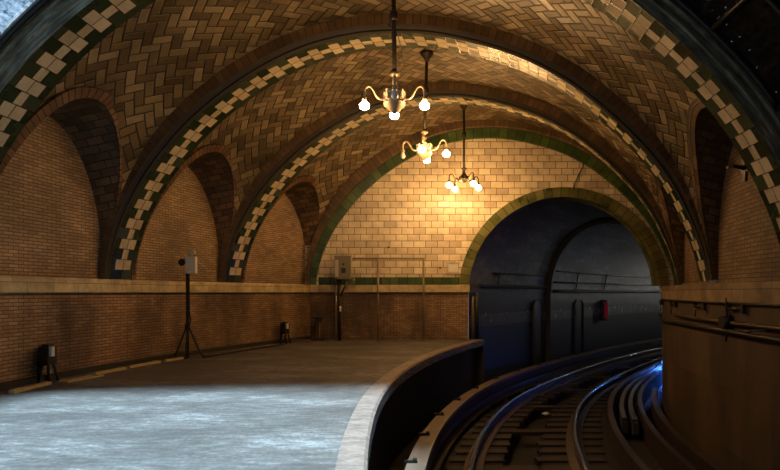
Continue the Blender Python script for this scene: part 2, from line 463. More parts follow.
# ---------------------------------------------------------------- vault bays with side lunettes
def d_at_z(z, side, g=0.0):              # arc position on the vault surface where height is z
    lo,hi=(0,ARC*.5) if side<0 else (ARC,ARC*.5)
    for _ in range(40):
        m=(lo+hi)/2
        if vaultp(m,g)[1]<z: lo=m
        else: hi=m
    return (lo+hi)/2
def bay(Y0,Y1,idx,label,ringlabels,tidx):
    yc=(Y0+Y1)/2; hw=(Y1-Y0)/2
    b=MB()
    NV=44
    edges={}
    def swell(y): return max(0,1-abs((y-yc)/hw)**2.2)
    for side in (-1,1):
        lw=-6.38 if side<0 else 6.95
        hz=3.15 if side<0 else 2.9
        E=[]
        for a in [math.sin(math.pi/2*q) for q in frange(-1,1,NV)]:
            zz=.28+hz*math.sqrt(max(0,1-a*a))**.92
            zv=.28+(zz-.28)*1.065
            g=swell(yc+a*hw*.95-.2*(1-a*a)*(1 if side<0 else 0)); d=d_at_z(zv,side,g); lv,_=vaultp(d,g)
            dl=abs(lv-lw)*max(0,1-abs(a)**4)
            yw=yc+a*hw+(.12 if side<0 else 0)
            yv=yw-(.06 if side<0 else .25)*dl
            E.append((a,yw,zz,yv,lv,zv,d))
        edges[side]=E
        # reveal surface from the wall to the vault edge
        rows=[];uvs=[];L=0;last=None
        for (a,yw,zz,yv,lv,zv,d) in E:
            pw=P(yw,lw+(.02 if side>0 else -.02),zz); pv=P(yw,lv,zv); pv.y=yv; pv.x=cx(yv)+lv
            if last is not None: L+=(pw-last).length
            last=pw
            rows.append([pw.lerp(pv,t/4) for t in range(5)]); W=(pv-pw).length; uvs.append([(W*t/4+.05,L) for t in range(5)])
        b.grid(rows,uvs,1,True)
        # brick ring along the edge
        rb=MB(); rr=[];ru=[];L=0
        pts=[Vector((cx(e[3])+e[4],e[3],e[5]+EYE)) for e in E]
        for i,p in enumerate(pts):
            t=(pts[min(i+1,NV)]-pts[max(i-1,0)]).normalized()
            d=E[i][6]; g=swell(E[i][3]); q1=vaultp(d+.05,g); q0=vaultp(d-.05,g)
            sv=Vector((q1[0]-q0[0],0,q1[1]-q0[1])).normalized()
            nrm=Vector((sv.z,0,-sv.x))            # inwards into the room
            out=t.cross(nrm).normalized()
            up=sv if side<0 else -sv
            if out.dot(up)<0 and abs(E[i][0])<.5: out=-out
            elif abs(E[i][0])>=.5:
                if out.y*(E[i][0])<0: out=-out
            if i: L+=(p-pts[i-1]).length
            w=.21; rz=.035*min(1,max(0,(E[i][5]-.5)/1.0))
            rr.append([p-nrm*.05-out*.0, p+nrm*rz-out*.005, p+nrm*rz+out*w, p-nrm*.09+out*w])
            ru.append([(L,0),(L,.05),(L,.26),(L,.3)])
        rb.grid(rr,ru,0,False)
        if ringlabels:
            lab=ringlabels[0 if side<0 else 1]
            if lab:
                struct(rb.build('trim_%d'%tidx[0],M_VOUS if side<0 else M_REVEAL),lab,'arch'); tidx[0]+=1
    # vault surface
    def dstart(side,y):
        E=edges[side]
        for e0,e1 in zip(E,E[1:]):
            if e0[3]<=y<=e1[3] and e1[3]>e0[3]:
                t=(y-e0[3])/(e1[3]-e0[3]); return lerp(e0[6],e1[6],t)
        return 0.0 if side<0 else ARC
    ys=sorted(set([round(e[3],4) for s in (-1,1) for e in edges[s] if Y0-.15<=e[3]<=Y1+.1]+[Y0-.02,Y1+.02]))
    rows=[];uvs=[]
    for y in ys:
        dl=dstart(-1,y); dr=dstart(1,y); row=[];uu=[]
        for k in range(NP+1):
            d=lerp(dl,dr,k/NP); l,z=vaultp(d,swell(y))
            p=P(y,l,z); row.append(p); uu.append((y+cx(y)*.0,d))
        rows.append(row);uvs.append(uu)
    b.grid(rows,uvs,0,True)
    o=b.build('ceiling' if idx==0 else 'ceiling_%d'%idx,[M_VAULT,M_REVEAL]); struct(o,label,'vaulted ceiling')
tix=[10]
bay(RIBS[1]+RIBW,RIBS[2]-.08,0,'herringbone tiled vault over the nearest chandelier',('red brick arch edging the side vault nearest the camera on the left wall','brick arch edging the dark side vault on the right wall above the wall spike'),tix)
bay(RIBS[2]+RIBW,RIBS[3]-.08,1,'herringbone tiled vault over the middle chandelier',('red brick arch edging the left side vault above the tripod stand','brick arch edging the narrow right side vault beside the second checkered arch'),tix)
bay(RIBS[3]+RIBW,YEND,2,'herringbone tiled vault over the farthest chandelier',('red brick arch edging the farthest left side vault, next to the end wall',None),tix)

# near bays: herringbone haunches and the skylight above the platform
SKY0,SKY1=1.55,8.05
def near_strip(b,Y0,Y1,d0,d1):
    rows=[];uvs=[]
    for y in frange(Y0,Y1,10):
        r=[];q=[]
        for d in frange(d0,d1,24):
            l,z=offp(d,.33); r.append(P(y,l,z)); q.append((y,d))
        rows.append(r);uvs.append(q)
    b.grid(rows,uvs,0,True)
dL=d_at_z(3.3,-1); dR=d_at_z(2.6,1)
b=MB(); near_strip(b,-4.0,SKY0,0,ARC); near_strip(b,SKY0,RIBS[1]-.05,0,dL); near_strip(b,SKY0,RIBS[1]-.05,dR,ARC)
struct(b.build('ceiling_3',[M_VAULT]),'herringbone tiled vault around the leaded skylight, mostly above and behind the camera','vaulted ceiling')
win=bpy.data.objects.new('window_1',None); COL.objects.link(win); struct(win,'leaded glass skylight along the top edge of the photo, daylit at left and blackened at right','skylight')
DPAINT=None
for d in frange(dL,dR,400):
    if vaultp(d)[0]>1.3: DPAINT=d; break
def panes(name,d0,d1,mat):
    b=MB(); rows=[];uvs=[]
    for y in frange(SKY0,SKY1,8):
        r=[];q=[]
        for d in frange(d0,d1,40):
            l,z=offp(d,.36); r.append(P(y,l,z)); q.append((y,d))
        rows.append(r);uvs.append(q)
    b.grid(rows,uvs,0,True)
    return b.build(name,mat,win)
panes('clear_glass',dL,DPAINT,M_PANE)
tag(panes('blackened_glass',DPAINT,dR,M_PAINT),'blackened glass with chipped clear specks')
b=MB()
NB=9
for k in range(NB+1):             # bars running along the station
    d=lerp(dL,dR,k/NB)
    b.tube([P(y,*offp(d,.34)) for y in frange(SKY0,RIBS[1]-.1,12)],.045,6)
ybars=[SKY0+.02,2.6,3.7,4.8,5.9,6.95]
for y in ybars:
    b.tube([P(y,*offp(d,.34)) for d in frange(dL,dR,60)],.035,6)
b.tube([P(SKY1+.02,*offp(d,.34)) for d in frange(dL,dR,80)],.06,6)
b.build('lead_frame',M_BLACK,win)

# ---------------------------------------------------------------- walls
def wall(name,mat,l,z0,z1,Y0,Y1,label,n=60):
    b=MB(); rows=[];uvs=[];L=0;last=None
    for y in frange(Y0,Y1,n):
        a=P(y,l,z0);c=P(y,l,z1)
        if last is not None:L+=(a-last).length
        last=a; rows.append([a,c]);uvs.append([(L,z0+5),(L,z1+5)])
    b.grid(rows,uvs,0,True)
    return struct(b.build(name,mat),label,'wall')
wall('wall_left',M_WALLLO,-6.2,-1.65,.05,-4,YEND,'left platform wall below the stone ledge, brown brick')
wall('wall_left_upper',M_WALLUP,-6.38,.05,4.6,-4,YEND,'left wall above the stone ledge, pale brick filling the side arches')
def ledge(name,sec,mat,Y0,Y1,label,n=60):
    b=MB(); b.sweep(frange(Y0,Y1,n),sec,0); return struct(b.build(name,mat),label,'ledge')
ledge('trim_20',[(-6.42,0),(-6.10,0),(-6.10,.24),(-6.13,.285),(-6.42,.285)],M_LEDGE,-4,YEND,'long cream stone ledge along the left wall')
# right wall: thick lower pier and recessed brick above
Ysr=frange(-4,YEND,70)
b=MB(); rows=[];uvs=[];L=0;last=None
for y in Ysr:
    a=P(y,6.35,-3.8);c=P(y,6.35,-.15)
    if last is not None:L+=(a-last).length
    last=a; rows.append([a,c]);uvs.append([(L,-3.8+5),(L,-.15+5)])
b.grid(rows,uvs,0,True)
struct(b.build('wall_right',M_WALLPL),'sooty plastered wall curving along the right side of the track','wall')
wall('wall_right_upper',M_WALLRT,6.95,.1,4.4,-4,YEND,'dark brick wall above the band on the right, behind the side arches')
ledge('trim_21',[(6.33,-.17),(7.0,-.17),(7.0,.17),(6.33,.17)],M_BAND,-4,YEND,'brown stone band along the top of the right track wall',70)
# end wall
PC,PRD,PRING=2.70,3.35,.335
def endwall_strip(b,z0,z1,m,Y=YEND,l0=-6.6,l1=7.4,n=280):
    xs=sorted(set([round(q,4) for q in frange(l0,l1,n)]+[q for q in (PC-PRD,PC+PRD) if l0<q<l1]))
    for a,c in zip(xs,xs[1:]):
        def lo(q):
            dx=abs(q-PC)
            h=math.sqrt(PRD*PRD-dx*dx) if dx<PRD else -9
            return h if dx<PRD else z0
        mid=(a+c)/2
        if abs(mid-PC)<PRD: za,zc=max(z0,min(z1,lo(a) if abs(a-PC)<PRD else 0)),max(z0,min(z1,lo(c) if abs(c-PC)<PRD else 0))
        else: za=zc=z0
        if za>=z1-1e-6 and zc>=z1-1e-6: continue
        q=[(a,za),(c,zc),(c,z1),(a,z1)]
        x0=cx(Y)
        b.face([b.vert((x0+l,Y,z+EYE)) for l,z in q],[(l+20,z+10.03) for l,z in q],m)
b=MB(); endwall_strip(b,.05,6.4,0); 
struct(b.build('wall_far',[M_TILE]),'cream glazed tile end wall around the tunnel portal','wall')
b=MB(); endwall_strip(b,-1.65,.05,0,l1=-.60)
endwall_strip(b,-3.9,.06,0,l0=6.20,l1=7.4,n=6)
struct(b.build('wall_far_lower',[M_WALLLO]),'brown brick foot of the end wall, below the stone ledge','wall')
X0=cx(YEND)
def slab(name,mat,l0,l1,z0,z1,dep,label,cat='ledge'):
    b=MB(); c=Vector((X0+(l0+l1)/2,YEND-dep/2+.02,(z0+z1)/2+EYE)); b.box(c,(l1-l0,dep+.04,z1-z0))
    for k in range(len(b.f)): b.uv[k]=[(b.v[i][0],b.v[i][2]-z0-EYE) for i in b.f[k]]
    return struct(b.build(name,mat),label,cat)
slab('trim_22',M_LEDGE,-6.2,-.62,0,.265,.10,'cream stone ledge along the foot of the tiled end wall')
slab('trim_23',M_GREEN,-5.9,-.9,.265,.53,.03,'green tile course lying on the end wall ledge')
# portal ring
def ring(name,mat,r0,r1,Y0,Y1,label):
    b=MB(); rows=[];uvs=[]
    A0=math.asin(.26/r1)
    for a in frange(A0,math.pi-A0,80):
        ca,sa=-math.cos(a),math.sin(a)
        row=[];L=a*(r0+r1)/2
        for r,Y in ((r0,Y1),(r0,Y0),(r1,Y0),(r1,Y0+.06)):
            row.append(Vector((X0+PC+ca*r,Y,sa*r+EYE)))
        rows.append(row);uvs.append([(L,.5-(Y1-Y0)),(L,.1),(L,.5),(L,.55)])
    b.grid(rows,uvs,0,False); return struct(b.build(name,mat),label,'arch')
ring('trim_24',M_OLIVE,PRD-.01,PRD+PRING,YEND-.05,YEND+.55,'olive green tile ring around the dark tunnel mouth')
# green arch on the end wall and its brown moulding
b=MB(); rows=[];uvs=[]
for d in frange(0,ARC,150):
    o=voff(d); row=[]
    for of,Y in ((o+.1,YEND-.20),(.17*min(1,o/.3),YEND-.20),(.13*min(1,o/.3),YEND-.16),(.12*min(1,o/.3),YEND-.10),(-.21,YEND-.08),(-.22,YEND+.01)):
        l,z=offp(d,of); row.append(Vector((X0+l,Y,z+EYE)))
    rows.append(row);uvs.append([(d,.02),(d,.3),(d,.35),(d,.1),(d,.6),(d,.65)])
b.grid(rows,uvs,0,False,mats=[0,0,1,2,2])
struct(b.build('trim_25',[M_MOULD,M_DARKM,M_GREEN]),'big green tile arch framing the cream end wall under the last vault','arch')
b=MB(); b.sweep(frange(-4,YEND,60),[(-6.21,-1.66),(-6.13,-1.66),(-6.13,-1.55),(-6.21,-1.53)])  # dark strip added for the shadow and dirt at the wall foot
struct(b.build('shade_dirt_strip_left',M_DARKC),'low dark strip standing in for shadow and dirt along the foot of the left wall','shade_strip')
# closing wall behind the camera
b=MB(); b.face([b.vert(P(-4,l,z)) for l,z in ((-6.6,-4),(7.2,-4),(7.2,6.5),(-6.6,6.5))],[(0,0),(14,0),(14,10),(0,10)])
struct(b.build('wall_near',[M_WALLPL]),'plain dark wall closing the station behind the camera','wall')

# ---------------------------------------------------------------- platform
_E=[(2,.55),(5.23,.50),(7.0,.455),(9.4,.36),(11.3,.30),(13.7,.245),(16.3,.17),(18.3,.03),(19.74,-.10)]
def edge_l(Y):
    if Y<=_E[0][0]: return _E[0][1]
    for a,c in zip(_E,_E[1:]):
        if a[0]<=Y<=c[0]:
            t=(Y-a[0])/(c[0]-a[0]); return lerp(a[1],c[1],t)
    return _E[-1][1]
YS=frange(-4,YEND,150)
CW=.30
b=MB(); rows=[]; 
for y in YS:
    e=edge_l(y); rows.append([P(y,lerp(-6.3,e-CW+.005,t/24),-1.65) for t in range(25)])
b.grid(rows,None,0,True,flip=True)
struct(b.build('floor',[M_FLOOR]),'worn concrete platform floor, daylit in front and brown behind','floor')
b=MB(); rows=[];uvs=[];L=0;last=None
for y in YS:
    e=edge_l(y)
    j=random.uniform(-.012,.012)
    sec=[(e-CW,-1.75),(e-CW,-1.645),(e-.035,-1.643),(e,-1.675+j*.5),(e+j*.3,-1.86),(e-.12,-1.90),(e-.30,-1.92)]
    row=[P(y,l,z) for l,z in sec]
    if last is not None:L+=(row[0]-last).length
    last=row[0]; rows.append(row);uvs.append([(L,q) for q in (0,.1,.4,.45,.65,.75,.9)])
b.grid(rows,uvs,0,False,flip=True,mats=[0,0,0,1,1,1])
def nosing():
    M=Mat('grimy_platform_nosing',.6); u,v=M.uv(); n=M.noise(M.vec(u*.9,v*9.0,0.0),2.2,5,.65)
    M.col(M.ramp(n,[(.35,(.05,.05,.05)),(.5,(.16,.165,.17)),(.65,(.34,.35,.36))])); return M.m
struct(b.build('trim_26',[M_COPING,nosing()]),'pale worn stone edge curving along the platform','edge')
b=MB(); rows=[];uvs=[]
for y in YS:
    e=edge_l(y)-.28; rows.append([P(y,e,-1.7),P(y,e,-3.8)]); uvs.append([(y,5),(y,3)])
b.grid(rows,uvs,0,True,flip=True)
struct(b.build('wall_platform',[M_DARKC]),'black recessed wall beneath the platform edge','wall')
b=MB(); p=[P(YEND,-6.3,-1.65),P(YEND,-.11,-1.65),P(YEND,-.11,-3.8),P(YEND,-6.3,-3.8)]; b.face([b.vert(q) for q in p])
struct(b.build('wall_platform_end',[M_DARKC]),'black end face of the platform beside the tunnel mouth','wall')

# ---------------------------------------------------------------- track
b=MB(); rows=[]
for y in frange(-4,60,160): rows.append([P(y,l,-3.62 if 2.35>l or l>3.15 else -3.95) for l in (-.9,.2,1.2,2.34,2.36,3.14,3.16,4.6,6.5)])
b.grid(rows,None,0,False,flip=True)
struct(b.build('floor_trackbed',[M_DIRT]),'black dirt bed under the rails with a sunken drain in the middle','track bed')
def railsec(l,top,w=.10): return [(l-.20,top-.27),(l+.20,top-.27),(l+.20,top-.24),(l+.03,top-.20),(l+.03,top-.08),(l+w/2,top-.06),(l+w/2,top),(l-w/2,top),(l-w/2,top-.06),(l-.03,top-.08),(l-.03,top-.20),(l-.20,top-.24)]
def rail(l,label):
    t=thing('running_rail',P(9,l,-3.57),label,'rail')
    ys=frange(2,56,170)
    b=MB(); b.sweep(ys,railsec(l,-3.305)); o=b.build('rail_body',M_RUST,t); o.location=-t.location
    b=MB(); b.sweep(ys,[(l-.052,-3.325)]+[(l-.052*math.cos(a),-3.315+.045*math.sin(a)) for a in frange(0,math.pi,10)]+[(l+.052,-3.325)],smooth=True); o=b.build('rail_head',M_STEEL,t); o.location=-t.location
    tag(o,'bright worn running surface')
rail(1.76,'left running rail, shining in a bright line into the tunnel')
rail(3.93,'right running rail, curving closer to the right wall')
ty=8.4; k=0
TL='dark creosoted wooden tie under the rails, beside the middle drain'
while ty<34:
    for l0,l1 in ((1.18,2.36),(3.10,4.55)):
        j=random.uniform(-.06,.06)
        if k%5==0 and l0<2: l1=3.12
        b=MB(); c=P(ty,(l0+l1)/2+j,-3.63); h=head(ty)
        b.box(c,(l1-l0,.32,.10),0,Matrix.Rotation(-h*.0,3,'Z'))
        o=b.build('railway_tie',M_TIE,None,c)
        tag(o,'dark wooden railway tie under the curving rails','tie','railway ties')
    ty+=.62; k+=1
# protection board over the near third rail
t=thing('third_rail_cover_board',P(9,.92,-3.62),'long wooden cover board between platform edge and left rail','board')
b=MB(); b.sweep(frange(4,50,160),lambda Y:[(.73,-2.93),(1.06,-2.93),(1.06,-2.85),(.73,-2.85)]); o=b.build('board',M_BOARD,t); o.location=-t.location
b=MB(); b.sweep(frange(4,50,160),lambda Y:[(1.01,-3.14),(1.06,-3.14),(1.06,-2.93),(1.01,-2.93)]); o=b.build('side_strip',M_DARKC,t); o.location=-t.location
y=7.6
while y<26:
    b=MB(); b.box(P(y,.72,-3.27),(.06,.10,.70)); b.box(P(y,.79,-2.83),(.22,.05,.05)); b.tube([P(y,.86,-2.85),P(y,.86,-2.77)],.035,6)
    o=b.build('bracket',M_BLACK,t); o.location=-t.location; y+=1.82
t=thing('third_rail',P(9,.95,-3.62),'third rail lying under the cover board by the platform','rail')
b=MB(); b.sweep(frange(4,50,140),railsec(.93,-3.22,.12)); o=b.build('rail_body',M_RUST,t); o.location=-t.location
for y in frange(7,25,12):
    b=MB(); b.lathe([(.09,0),(.09,.05),(.06,.07),(.08,.10),(.06,.14)],8,P(y,.93,-3.62)); o=b.build('insulator',M_PORC,t); o.location=-t.location
# right side boards and rails
def strip(name,l0,l1,z0,z1,Y0,Y1,mat,label,cat,n=90):
    b=MB(); b.sweep(frange(Y0,Y1,n),[(l0,z0),(l1,z0),(l1,z1),(l0,z1)]); return tag(b.build(name,mat),label,cat)
strip('wooden_guard_timber',4.78,4.93,-3.62,-3.10,5,44,M_TIMBER,'tall wooden guard timber just right of the right running rail','timber')
def third(l,z,Y0,Y1,label):
    t=thing('contact_rail',P(Y0,l,-3.6),label,'rail')
    b=MB(); b.sweep(frange(Y0,Y1,70),[(l-.06,z-.35),(l+.06,z-.35),(l+.06,z),(l-.06,z)]); o=b.build('rail_body',M_CONTACT,t); o.location=-t.location
    b=MB(); b.box(P(Y0-.03,l,z-.22),(.15,.07,.28)); o=b.build('end_cap',M_CONTACT,t); o.location=-t.location
    tag(o,'dull metal end cap')
third(5.17,-3.10,13.9,45,'first short rail ending beside the guard timber, lit blue')
third(5.42,-3.10,13.75,45,'second short rail ending beside the first one, lit blue')
strip('wooden_walkway_timber',5.62,5.75,-3.62,-3.08,5,45,M_TIMBER,'long timber by the right wall running into blue light','timber')
strip('cable_trough_board',6.02,6.18,-3.62,-3.05,5,18.0,M_TIMBER,'low timber right at the foot of the right wall','timber')
b=MB(); 
pts=[(0,0,.0),(.16,.03,.03),(.2,.12,.0),(.08,.16,.05),(-.05,.1,.02)]
c=P(16.1,2.95,-3.50)
ids=[b.vert(c+Vector(q)) for q in pts]; ct=b.vert(c+Vector((.07,.07,.07))); cb=b.vert(c+Vector((.07,.07,-.04)))
for i in range(5): b.face((ids[i],ids[(i+1)%5],ct)); b.face((ids[(i+1)%5],ids[i],cb))
tag(b.build('crumpled_paper',M_PAPER,None,c),'crumpled white scrap of paper lying between the rails','litter')

# ---------------------------------------------------------------- tunnel
def tunnel(Y0,Y1,hw,hh,lc,n,name,label,namew,labelw,tp=0.0):
    b=MB(); rows=[];uvs=[];L=0;last=None
    for y in frange(Y0,Y1,n):
        row=[];uu=[]
        for a in frange(0,math.pi,40):
            h1=hw-(tp*(y-Y0)/(Y1-Y0) if a<math.pi/2 else 0); l=lc-math.cos(a)*h1; z=math.sin(a)*hh; row.append(P(y,l,z))
        if last is not None: L+=(row[0]-last).length
        last=row[0]; rows.append(row); uvs.append([(L,q*.25) for q in range(41)])
    b.grid(rows,uvs,0,True)
    struct(b.build(name,[M_TUN]),label,'tunnel vault')
    b=MB()
    for s in (-1,1):
        rows=[];uvs=[];L=0;last=None
        for y in frange(Y0,Y1,n):
            h1=hw-(tp*(y-Y0)/(Y1-Y0) if s<0 else 0); x=.15 if (s>0 and tp) else 0; r=[P(y,lc+s*h1+x,-3.9),P(y,lc+s*h1+x,0),P(y,lc+s*h1,0)]
            if last is not None: L+=(r[0]-last).length
            last=r[0]; rows.append(r); uvs.append([(L,-3.9),(L,0),(L,.1)])
        b.grid(rows,uvs,0,False)
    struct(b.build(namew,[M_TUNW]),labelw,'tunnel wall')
YT=25.0
tunnel(YEND+.02,YT,3.35,3.34,PC,20,'ceiling_tunnel','dark rounded vault just inside the tunnel mouth','wall_tunnel','sooty side walls just inside the tunnel mouth',.48)
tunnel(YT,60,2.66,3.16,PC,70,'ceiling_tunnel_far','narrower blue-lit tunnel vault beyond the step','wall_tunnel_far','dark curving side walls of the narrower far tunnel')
b=MB(); rows=[]
for a in frange(0,math.pi,48): rows.append([P(YT,PC-math.cos(a)*2.64,math.sin(a)*3.08),P(YT,PC-math.cos(a)*3.5,math.sin(a)*3.5)])
b.grid(rows,None,0,False)
for s in (-1,1): b.face([b.vert(P(YT,PC+s*q,z)) for q,z in ((2.66,-3.9),(3.5,-3.9),(3.5,0),(2.66,0))])
rows=[]
for a in frange(0,math.pi,48):
    rows.append([P(YT-.12,PC-math.cos(a)*2.62,math.sin(a)*3.05),P(YT-.12,PC-math.cos(a)*2.76,math.sin(a)*3.20),P(YT,PC-math.cos(a)*2.78,math.sin(a)*3.22)])
b.grid(rows,None,0,False)
struct(b.build('trim_30',[M_DARKC]),'dark step where the tunnel narrows','arch')
b=MB(); b.face([b.vert(P(60,l,z)) for l,z in ((-2,-4),(8,-4),(8,5),(-2,5))]); struct(b.build('wall_tunnel_end',[M_DARKC]),'unlit far end of the tunnel','wall')
# tunnel service lines
def cable(name,pts,r,label,cat='cable',mat=None,n=7):
    b=MB(); b.tube(pts,r,n); return tag(b.build(name,mat or M_CABLE),label,cat)
def tunl(Y,z,inset=.05):
    hw=3.35-.48*(Y-YEND)/(YT-YEND) if Y<YT else 2.66; hh=3.34 if Y<YT else 3.1
    l=-math.sqrt(max(0,1-(z/hh)**2))*hw+PC if z>0 else PC-hw
    return P(Y,l+inset,z)
cable('service_cable',[tunl(y,.72) for y in frange(21,24.9,14)],.03,'black cable along the left tunnel vault before the step')
cable('service_cable',[tunl(y,.95-.004*(y-25),.08) for y in frange(25.1,48,50)],.035,'black cable high on the left tunnel vault beyond the step')
cable('service_cable',[tunl(y,.45,.08) for y in frange(25.1,48,50)],.04,'middle black cable on the left tunnel wall beyond the step')
cable('service_cable',[tunl(y,.22,.10) for y in frange(20.2,24.9,20)],.07,'thick black cable at the springing of the first tunnel vault')
cable('service_cable',[tunl(y,.05,.10) for y in frange(25.1,48,50)],.08,'thick lower cable on the left tunnel wall beyond the step')
for y in (21.4,27.3,30.2):
    z=.72 if y<25 else .95
    b=MB(); b.tube([tunl(y,z,.07),tunl(y,.15,.07)],.03,6); b.tube([tunl(y,z,.0),tunl(y,z,.14)],.035,6)
    lab={21.4:'iron cable hanger just inside the tunnel mouth',27.3:'iron cable hanger just beyond the tunnel step',30.2:'iron cable hanger farther round the tunnel bend'}[y]
    tag(b.build('cable_hanger',M_BLACK),lab,'bracket')
b=MB(); p0=P(YEND+.12,-.55,-1.64)
for q,r,m in ((Vector((0,0,0)),.05,0),):
    b.tube([p0,p0+Vector((0,0,1.35)),p0+Vector((.03,.06,1.46)),p0+Vector((.03,.3,1.5))],r,8)
tag(b.build('conduit_pipe',M_PALE),'pale vertical pipe on the corner of the tunnel mouth','pipe')
b=MB(); p0=P(YEND+.3,-.50,-1.64); b.tube([p0,p0+Vector((0,0,1.62))],.07,8)
tag(b.build('conduit_pipe',M_BLACK),'dark thick pipe just inside the tunnel mouth, right of the pale one','pipe')
def niche(Y,label):
    hw=3.35-.48*(Y-YEND)/(YT-YEND) if Y<YT else 2.66
    t=thing('wall_niche_frame',P(Y,PC-hw+.04,-3.6),label,'niche')
    b=MB(); b.sweep(frange(Y-.35,Y+.35,4),[(PC-hw+.01,-3.55),(PC-hw+.05,-3.55),(PC-hw+.05,-.45),(PC-hw+.01,-.45)]); o=b.build('niche_shade_panel',M_BLACK,t); o.location=-t.location  # flat black panel on the wall stands in for the niche's shaded inside
    b=MB(); w=.42
    b.tube([P(Y-w,PC-hw+.06,-3.55),P(Y-w,PC-hw+.06,-.55),P(Y-w*.6,PC-hw+.06,-.38),P(Y+w*.6,PC-hw+.06,-.38),P(Y+w,PC-hw+.06,-.55),P(Y+w,PC-hw+.06,-3.55)],.05,6); o=b.build('frame',M_IRON,t); o.location=-t.location
niche(24.3,'dark framed refuge niche on the left tunnel wall before the step')
niche(27.6,'narrow dark refuge niche on the left tunnel wall beyond the step')
# red signal
SGY=next(y for y in frange(26,45,400) if (cx(y)+PC-2.66+.2)/y>(604-390)/563)
t=thing('track_signal',P(SGY,PC-2.66+.2,-1.3),'small track signal glowing red on the left tunnel wall','signal')
b=MB(); b.box(P(SGY,PC-2.66+.16,-.95),(.3,.25,1.1)); o=b.build('housing',M_BLACK,t); o.location=-t.location
b=MB(); b.box(P(SGY,PC-2.66+.25,-.95)+Vector((.0,-.14,0)),(.17,.03,.85)); o=b.build('lens',M_RED,t); o.location=-t.location
# lamps in the tunnel
def tunnel_lamp(p,mat,label,r,out,g=.1):
    t=thing('tunnel_lamp',p,label,'lamp')
    b=MB(); b.tube([p,p+out*g],.06,10); o=b.build('bracket',M_BLACK,t); o.location=-t.location
    b=MB(); c=p+out*(g+r)
    b.lathe([(.01,-r),(r*.6,-r*.8),(r,0),(r*.7,r*.75),(.01,r)],10,c); o=b.build('bulb',mat,t); o.location=-t.location
    return t
BL=thing('tunnel_lamp',P(23.0,6.0,-2.72),'blue tube lamp low on the right tunnel wall, hidden behind the right wall bend','lamp')
hd=Vector((math.sin(head(23.0)),math.cos(head(23.0)),0)); sd=Vector((-hd.y,hd.x,0)); c=P(23.0,5.88,-2.72)
b=MB(); b.tube([c-hd*.55,c+hd*.55],.05,10); o=b.build('bulb',M_BLUE,BL); o.location=-BL.location
b=MB(); rows=[]
for k in (-.6,.6): rows.append([c+hd*k+sd*x+Vector((0,0,z)) for x,z in ((-.10,.10),(.24,.10),(.26,-.15),(.275,-.15),(.255,.115),(-.10,.115))])
b.grid(rows,None,0,False)
for k in (-.6,.6): b.face([b.vert(c+hd*k+sd*x+Vector((0,0,z))) for x,z in ((-.10,.115),(.255,.115),(.27,-.03),(-.10,-.03))])
o=b.build('added_hood',M_BLACK,BL); o.location=-BL.location  # unseen hood, added to hold the blue light down on the boards
tunnel_lamp(P(22.5,6.0,.7),M_TLAMP,'unseen pale blue lamp added to brighten the vault just inside the tunnel',.05,Vector((-1,0,0)),.02)  # added fill lamp, out of view, brightens the first tunnel section
tunnel_lamp(P(27.5,5.34,1.1),M_TLAMP,'pale blue lamp on the inner wall of the far tunnel',.07,Vector((-1,0,0)))
tunnel_lamp(P(38,5.3,1.2),M_FAR,'pale lamp deep round the tunnel bend',.06,Vector((-1,0,0)))

